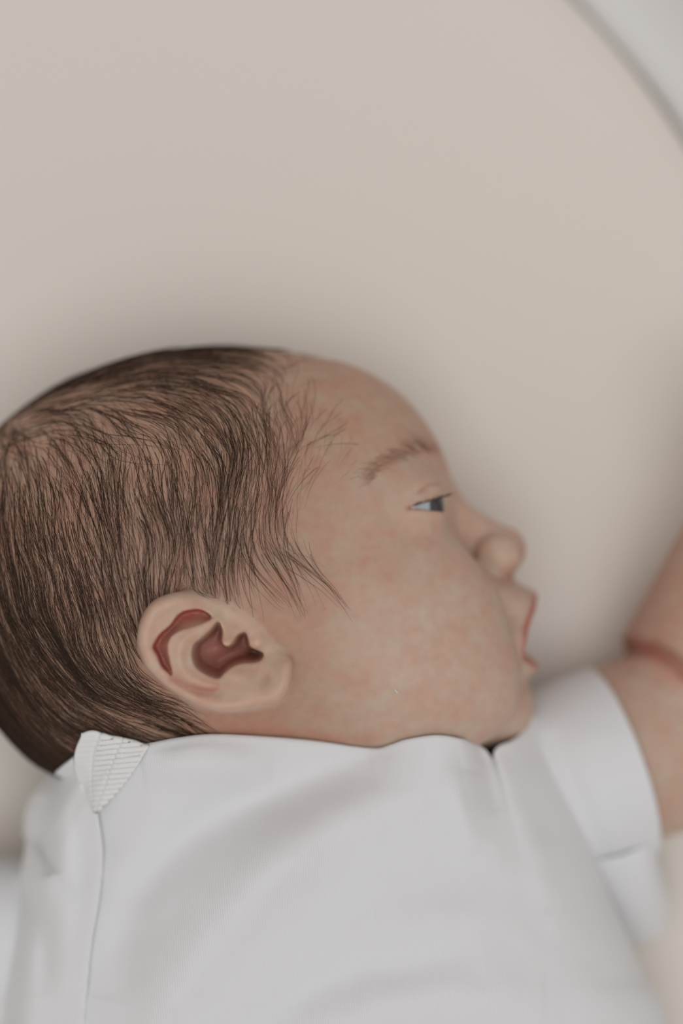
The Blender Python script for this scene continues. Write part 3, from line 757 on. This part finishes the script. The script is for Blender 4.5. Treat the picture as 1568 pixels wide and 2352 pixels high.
# ================================================================== bodysuit
suit = empty('bodysuit', W3(745.0, 2620.0, 0.0)); suit.location = (0, 0, 0); suit.parent = person
tag(suit); suit['label'] = 'white cotton knit bodysuit with envelope neck'
def sheet(name, P, thick, mat, uvP=None, close_u=False, rot=0.0, levels=0, parent=None):
    """P (nv, nu, 3): photo x, photo y, height"""
    nv, nu, _ = P.shape; Wp = QW(P[..., 0], P[..., 1], P[..., 2]).reshape(-1, 3) - np.array(person.location)
    o = mesh_obj(name, Wp, grid_faces(nv, nu, close_u), mat); o.parent = parent or suit
    uv = (uvP if uvP is not None else P[..., :2]).reshape(-1, 2); c, s = math.cos(rot), math.sin(rot)
    set_uv(o, np.stack([uv[:, 0] * c - uv[:, 1] * s, uv[:, 0] * s + uv[:, 1] * c], -1))
    if thick:
        md = o.modifiers.new('thickness', 'SOLIDIFY'); md.thickness = thick * S; md.offset = 0
    if levels:
        md = o.modifiers.new('smooth', 'SUBSURF'); md.levels = md.render_levels = levels
    return o
def ridge(x, y, pts, w, amp):
    c = catmull(pts, 6); d = np.full(np.shape(x), 1e9); tp = np.zeros(np.shape(x)); n = len(c) - 1
    for i in range(n):
        a = c[i]; e = c[i + 1] - a; t = np.clip(((x - a[0]) * e[0] + (y - a[1]) * e[1]) / (e @ e + 1e-9), 0, 1)
        q = (x - a[0] - t * e[0]) ** 2 + (y - a[1] - t * e[1]) ** 2; m = q < d; d = np.where(m, q, d); tp = np.where(m, (i + t) / n, tp)
    return amp * np.exp(-d / w ** 2) * np.sin(np.clip(tp, 0, 1) * math.pi) ** .6
NECK = np.array([(150, 1735, 560), (240, 1722, 650), (330, 1712, 715), (400, 1698, 760), (480, 1690, 790), (600, 1695, 795), (720, 1706, 785), (800, 1717, 765), (850, 1722, 752), (885, 1712, 748), (920, 1701, 742), (985, 1692, 722), (1035, 1699, 690),
                 (1068, 1711, 655), (1086, 1727, 635), (1097, 1758, 610), (1107, 1730, 615), (1122, 1715, 605), (1150, 1705, 575), (1185, 1683, 515), (1222, 1641, 425)], float)
def front_fold(x, y):
    z = ridge(x, y, [(1060, 1800), (860, 1840), (680, 1950), (520, 2110), (400, 2280), (340, 2460)], 75, 30)
    z += ridge(x, y, [(860, 1750), (680, 1800), (520, 1870), (400, 1960), (300, 2110), (250, 2300)], 60, -26)
    z += ridge(x, y, [(330, 1770), (460, 1750), (620, 1765)], 42, 12)
    z += ridge(x, y, [(1280, 2080), (1050, 2010), (860, 2060), (640, 2260)], 95, -16)
    z += ridge(x, y, [(1100, 2190), (850, 2230), (620, 2330), (480, 2500)], 55, -14)
    z += ridge(x, y, [(1250, 2290), (950, 2300), (700, 2400)], 70, 14)
    z += ridge(x, y, [(1094, 1720), (1102, 1765), (1116, 1810), (1135, 1870)], 30, -8)
    z += ridge(x, y, [(1070, 1770), (1060, 1850), (1090, 1960)], 32, 10)
    z += ridge(x, y, [(1140, 1735), (1180, 1840), (1230, 1960), (1260, 2080)], 34, 10)
    z += 7 * noise2(x, y, 8, 120) + 3 * noise2(x, y, 9, 50)
    return z
def tbl(pts, y): c = catmull(pts, 16); return np.interp(y, c[:, 0], c[:, 1])
def make_front():
    nu, nb = 220, 60
    t = np.linspace(-1, 1, nu); s = np.sin(t * math.pi / 2) * .35 + t * .65; s = np.sign(s) * np.abs(s)
    v = np.r_[np.linspace(0, .30, 150, endpoint=False), np.linspace(.30, 1, 70)]
    top = catmull(NECK, 10); xt = 290 + (1222 - 290) * (s + 1) / 2
    oi = np.argsort(top[:, 0]); y0 = np.interp(xt, top[oi, 0], top[oi, 1]); z0 = np.interp(xt, top[oi, 0], top[oi, 2])
    bz = raycast(xt, y0 - 4); bz = np.convolve(np.r_[np.full(8, bz[0]), bz, np.full(8, bz[-1])], np.hanning(17) / np.hanning(17).sum(), 'same')[8:-8]
    wn = sstep(1085, 1030, xt); z0 = z0 * (1 - wn) + (bz + 13) * wn
    hk = np.hanning(41); hk /= hk.sum(); sm = lambda a: np.convolve(np.r_[2 * a[0] - a[20:0:-1], a, 2 * a[-1] - a[-2:-22:-1]], hk, 'valid')
    ys = sm(y0); zsm = sm(z0); dv = (3950 - ys[None]) * v[:, None]
    Y = ys[None] + dv + (y0 - ys)[None] * np.exp(-dv / 70)
    xl = tbl([(1640, 300), (1715, 290), (1790, 230), (1860, 170), (2000, 100), (2200, 50), (2352, 40), (2700, 60), (3200, 130), (3700, 260), (3950, 560)], Y)
    xr = tbl([(1640, 1220), (1720, 1252), (1790, 1290), (1890, 1332), (2000, 1372), (2060, 1394), (2160, 1440), (2240, 1474), (2352, 1528), (2700, 1580), (3200, 1500), (3700, 1280), (3950, 930)], Y)
    X = xl + (xr - xl) * (s[None] + 1) / 2
    top_z = tbl([(1640, 760), (1800, 800), (2100, 830), (2600, 800), (3200, 720), (3950, 560)], Y); zc = tbl([(1640, 330), (2000, 330), (2600, 340), (3950, 300)], Y)
    p = 2.6; body_z = zc + (top_z - zc) * (1 - np.abs(s[None]) ** p) ** (1 / p)
    wv = sstep(0, 1, np.clip(dv / 330, 0, 1)); Z = zsm[None] * (1 - wv) + body_z * wv + (z0 - zsm)[None] * np.exp(-dv / 60)
    zs_edge = tbl([(1640, 400), (2000, 330), (3950, 300)], Y)
    fade = np.clip((1 - np.abs(s[None])) / .12, 0, 1)
    Z = Z + 1.9 * front_fold(X, Y) * fade * np.clip(dv / 40 + .3, 0, 1)
    rows_ = 70; fl_ = raycast(X[:rows_], Y[:rows_]).reshape(rows_, -1) + 16
    Z[:rows_] = Z[:rows_] + np.maximum(fl_ - Z[:rows_], 0) * sstep(1075, 1035, X[:rows_]) * sstep(300, 350, X[:rows_])
    front = np.stack([X, Y, Z], -1)
    # rolled edge at the neckline: two rows turning inwards
    e1 = front[:1].copy(); e1[..., 2] -= 13; e1[..., 1] += 2
    e2 = front[:1].copy(); e2[..., 2] -= 26; e2[..., 1] += 16
    front = np.concatenate([e2, e1, front], 0)
    # back half, lying on the mattress
    tb_ = np.linspace(1, -1, nb + 2)[1:-1]; sb = np.sin(tb_ * math.pi / 2)
    rows = []
    for r_ in range(front.shape[0]):
        xl_, yl, zl = front[r_, 0]; xr_, yr, zr = front[r_, -1]; a = (sb + 1) / 2
        zz_ = (zl * (1 - a) + zr * a); drop = (1 - np.abs(sb) ** 2.6) ** (1 / 2.6); yb = yl * (1 - a) + yr * a
        yb = yb + np.maximum(0, 1850 - yb) * drop
        rows.append(np.stack([xl_ * (1 - a) + xr_ * a, yb, zz_ * (1 - drop) + 2 * drop], -1))
    P = np.concatenate([front, np.array(rows)], 1)
    # arc length across the chest for the knit pattern
    uv = P[..., :2].copy()
    o = sheet('front_panel', P, 9, M_CLOTH, uvP=uv, close_u=True, rot=.07)
    return front
FRONT = make_front()

def patch(edges_top, edges_bot, left, right, nv, nu):
    """Coons patch from four boundary polylines of (x, y, z)"""
    def res(c, n):
        c = catmull(c, 10); d = np.r_[0, np.cumsum(np.linalg.norm(np.diff(c, axis=0), axis=1))]; q = np.linspace(0, d[-1], n); return np.stack([np.interp(q, d, c[:, k]) for k in range(3)], -1)
    T, B, L, R = res(edges_top, nu), res(edges_bot, nu), res(left, nv), res(right, nv)
    u = np.linspace(0, 1, nu)[None, :, None]; v = np.linspace(0, 1, nv)[:, None, None]
    return (1 - v) * T[None] + v * B[None] + (1 - u) * L[:, None] + u * R[:, None] - ((1 - u) * (1 - v) * T[0] + u * (1 - v) * T[-1] + (1 - u) * v * B[0] + u * v * B[-1])

# shoulder flap of the envelope neck, lapped over the front panel
def make_flap():
    right = [(222, 1856, 712), (236, 1960, 745), (229, 2060, 770), (212, 2160, 790), (200, 2280, 805), (190, 2420, 815), (180, 2620, 810)]
    left = [(168, 1740, 500), (108, 1790, 400), (66, 1850, 370), (58, 1915, 360), (62, 1952, 420), (40, 2050, 380), (0, 2250, 330), (-20, 2620, 250)]
    top = [(168, 1740, 500), (178, 1762, 570), (190, 1800, 640), (222, 1856, 712)]
    bot = [(-20, 2620, 250), (40, 2620, 600), (110, 2620, 760), (180, 2620, 810)]
    P = patch(top, bot, left, right, 150, 60); x, y = P[..., 0], P[..., 1]
    u = np.linspace(0, 1, 60)[None]; v = np.linspace(0, 1, 150)[:, None]
    P[..., 2] += (90 * np.sin(math.pi * u) ** .8) * np.clip(1 - v * .3, 0, 1) * sstep(0, .1, u)
    P[..., 2] += ridge(x, y, [(150, 1770), (150, 1900), (170, 2050), (160, 2250), (130, 2500)], 28, 44)
    P[..., 2] += ridge(x, y, [(92, 1830), (96, 1890), (104, 1940), (120, 2010)], 20, -85)
    P[..., 2] += ridge(x, y, [(40, 2030), (90, 2090), (112, 2180), (110, 2290)], 30, -60)
    P[..., 2] += 6 * noise2(x, y, 12, 60)
    fr_ = FRONT[2::2, :90].reshape(-1, 3); ni = nearest(P[..., :2].reshape(-1, 2), fr_[:, :2]); fz = fr_[ni, 2].reshape(150, 60)
    for _ in range(20):
        zp = np.pad(fz, 1, 'edge'); fz = (zp[:-2, 1:-1] + zp[2:, 1:-1] + zp[1:-1, :-2] + zp[1:-1, 2:]) / 4
    w = sstep(.35, 1, u); P[..., 2] = P[..., 2] * (1 - w) + (fz + 22) * w
    P[..., 2] = smax(P[..., 2], raycast(P[..., 0], P[..., 1]).reshape(150, 60) + 30, 60)
    sheet('shoulder_flap', P, 11, M_CLOTH, rot=.05)
make_flap()
def make_binding():
    nv, nu = 90, 130
    T = catmull([(188, 1688, 640), (215, 1682, 700), (250, 1692, 742), (300, 1702, 765), (341, 1716, 765)], 10)
    right = [(341, 1716, 772), (312, 1762, 775), (275, 1812, 768), (240, 1848, 752), (221, 1864, 735)]
    left = [(188, 1688, 640), (172, 1730, 640), (178, 1780, 670), (200, 1832, 705), (219, 1866, 728)]
    bot = [(219, 1866, 728), (220, 1866, 731), (221, 1864, 735)]
    P = patch([tuple(a) for a in T[::10]], bot, left, right, nv, nu)
    u = np.linspace(0, 1, nu)[None]; v = np.linspace(0, 1, nv)[:, None]
    P[..., 2] += 26 * np.sin(math.pi * u) * (1 - v * .6)
    P[..., 2] = smax(P[..., 2], raycast(P[..., 0], P[..., 1]).reshape(nv, nu) + 22, 30)
    fr_ = FRONT[:90, :110].reshape(-1, 3); ni = nearest(P[..., :2].reshape(-1, 2), fr_[:, :2]); P[..., 2] = smax(P[..., 2], fr_[ni, 2].reshape(nv, nu) + 15, 12)
    for _ in range(12):
        zp = np.pad(P[..., 2], 1, 'edge'); P[..., 2] = (zp[:-2, 1:-1] + zp[2:, 1:-1] + zp[1:-1, :-2] + zp[1:-1, 2:] + 2 * zp[1:-1, 1:-1]) / 6
    P[..., 2] += 4
    ph = (P[..., 1] + P[..., 0] * .10) * 2 * math.pi / 11.5
    amp = np.where(u < .42, 1.1, 1.9) * sstep(0, .06, u) * sstep(1, .97, u)
    P[..., 2] += amp * np.sin(ph) - 7 * np.exp(-((u - .43) / .03) ** 2) - 4 * np.exp(-((u - .72) / .02) ** 2)
    b_ = P[:1].copy(); b_[..., 2] -= 30; b_[..., 1] += 14; b1 = P[:1].copy(); b1[..., 2] -= 10
    o = sheet('neck_binding', np.concatenate([b_, b1, P], 0), 10, M_RIB, rot=math.pi / 2); o['label'] = 'ribbed white neck binding'
make_binding()

# sleeves
def sleeve_rings(rings, nphi):
    """rings: list of (centre xyz, across vector xy, half width, height radius, bulge along axis xy)"""
    phi = np.linspace(0, 2 * math.pi, nphi, endpoint=False); out = []
    for c, a, hw, hz, bl in rings:
        x = c[0] + a[0] * hw * np.cos(phi) + bl[0] * np.sin(phi); y = c[1] + a[1] * hw * np.cos(phi) + bl[1] * np.sin(phi)
        z = np.maximum(c[2] + hz * np.sin(phi), 6); out.append(np.stack([x, y, z], -1))
    return np.array(out)
def make_left_sleeve():
    a0 = unit(150, 330); a1 = unit(150, 420)
    K = [((1240, 1830, 270), a0, 205, 215, (10, 0)), ((1290, 1800, 265), a0, 214, 225, (20, -2)), ((1345, 1776, 262), a1, 220, 236, (32, -4)), ((1395, 1760, 258), a1, 224, 242, (42, -6)), ((1424, 1750, 256), a1, 225, 244, (46, -8))]
    cs = [catmull([np.r_[k[0], k[1], k[2], k[3], k[4]] for k in K], 14)][0]
    rings = [((c[0], c[1], c[2]), (c[3], c[4]), c[5], c[6], (c[7], c[8])) for c in cs]
    P = sleeve_rings(rings, 120)
    P[..., 2] += ridge(P[..., 0], P[..., 1], [(1270, 1680), (1330, 1830), (1400, 2010)], 24, -16) * (P[..., 2] > 255) + 4 * noise2(P[..., 0], P[..., 1], 15, 50)
    lip = P[-1:].copy(); cen = P[-1].mean(0); l1 = lip + (cen - lip) * .035 + np.array([5, -1, 0]); l2 = lip + (cen - lip) * .075 + np.array([-8, 2, 0]); l3 = lip + (cen - lip) * .075 + np.array([-70, 16, 0])
    o = sheet('sleeve', np.concatenate([P, l1, l2, l3], 0), 9, M_CLOTH, close_u=True, rot=-.2); o['label'] = 'short white sleeve on the raised arm'
    # hem stitched over the opening, low side
    top = [(1330, 1985, 350), (1430, 1966, 362), (1488, 1945, 335), (1510, 1985, 180)]
    bot = [(1380, 2160, 60), (1440, 2166, 110), (1490, 2154, 120), (1526, 2134, 50)]
    left = [(1330, 1985, 350), (1355, 2090, 170), (1380, 2160, 60)]; right = [(1510, 1985, 180), (1530, 2068, 120), (1526, 2134, 50)]
    P = patch(top, bot, left, right, 60, 60); u = np.linspace(0, 1, 60)[None]; v = np.linspace(0, 1, 60)[:, None]
    P[..., 2] += 70 * np.sin(math.pi * u) ** .7 * np.sin(math.pi * (v * .85 + .12)) ** .8
    e = P[-1:].copy(); e[..., 2] = 5; e0 = P[:1].copy(); e0[..., 2] -= 30; e0[..., 1] += 8
    o = sheet('sleeve_hem', np.concatenate([e0, P, e], 0), 12, M_CLOTH, rot=-.25); o['label'] = 'sagging white sleeve hem below the raised arm'
make_left_sleeve()
def make_right_sleeve():
    K = [((250, 2110, 250), unit(.5, .87), 150, 150, (-8, 4)), ((130, 2130, 275), unit(.5, .87), 180, 195, (-8, 4)), ((20, 2160, 285), unit(.45, .89), 205, 222, (-10, 5)), ((-90, 2205, 275), unit(.42, .9), 212, 222, (-14, 6)), ((-190, 2250, 250), unit(.4, .91), 214, 214, (-16, 8)), ((-240, 2275, 240), unit(.4, .91), 215, 212, (-16, 8))]
    cs = catmull([np.r_[k[0], k[1], k[2], k[3], k[4]] for k in K], 12)
    P = sleeve_rings([((c[0], c[1], c[2]), (c[3], c[4]), c[5], c[6], (c[7], c[8])) for c in cs], 100)
    P[..., 2] += ridge(P[..., 0], P[..., 1], [(60, 2030), (80, 2120), (60, 2250)], 24, -26) * (P[..., 2] > 330) + 8 * noise2(P[..., 0], P[..., 1], 17, 60)
    lip = P[-1:].copy(); cen = P[-1].mean(0); l1 = lip + (cen - lip) * .05; l2 = lip + (cen - lip) * .07 + np.array([60, -20, 0])
    o = sheet('sleeve', np.concatenate([P, l1, l2], 0), 9, M_CLOTH, close_u=True, rot=.3); o['label'] = 'white sleeve beside the shoulder flap'
make_right_sleeve()

# a shed fibre lying on the cheek
def lint():
    c = catmull([(906, 1582), (908, 1586), (911, 1589), (912, 1593)], 4); z = raycast(c[:, 0], c[:, 1]); t = np.linspace(0, 1, len(c)); r = 1.9 * np.sin(math.pi * (.12 + .76 * t))
    X, Y = Q(c[:, 0], c[:, 1], z + 2); P = np.stack([X, Y, z + 1.6], -1); a = np.linspace(0, 2 * math.pi, 6, endpoint=False)
    V_ = P[:, None] + np.stack([np.cos(a), np.zeros(6), np.sin(a)], -1)[None] * r[:, None, None]; V_ = V_.reshape(-1, 3)
    o = mesh_obj('lint_fibre', W3(V_[:, 0], V_[:, 1], V_[:, 2]), grid_faces(len(c), 6, True), M_CLOTH); set_uv(o, V_[:, :2])
    tag(o, 'tiny white lint fibre lying on the cheek of the baby', 'lint')
lint()
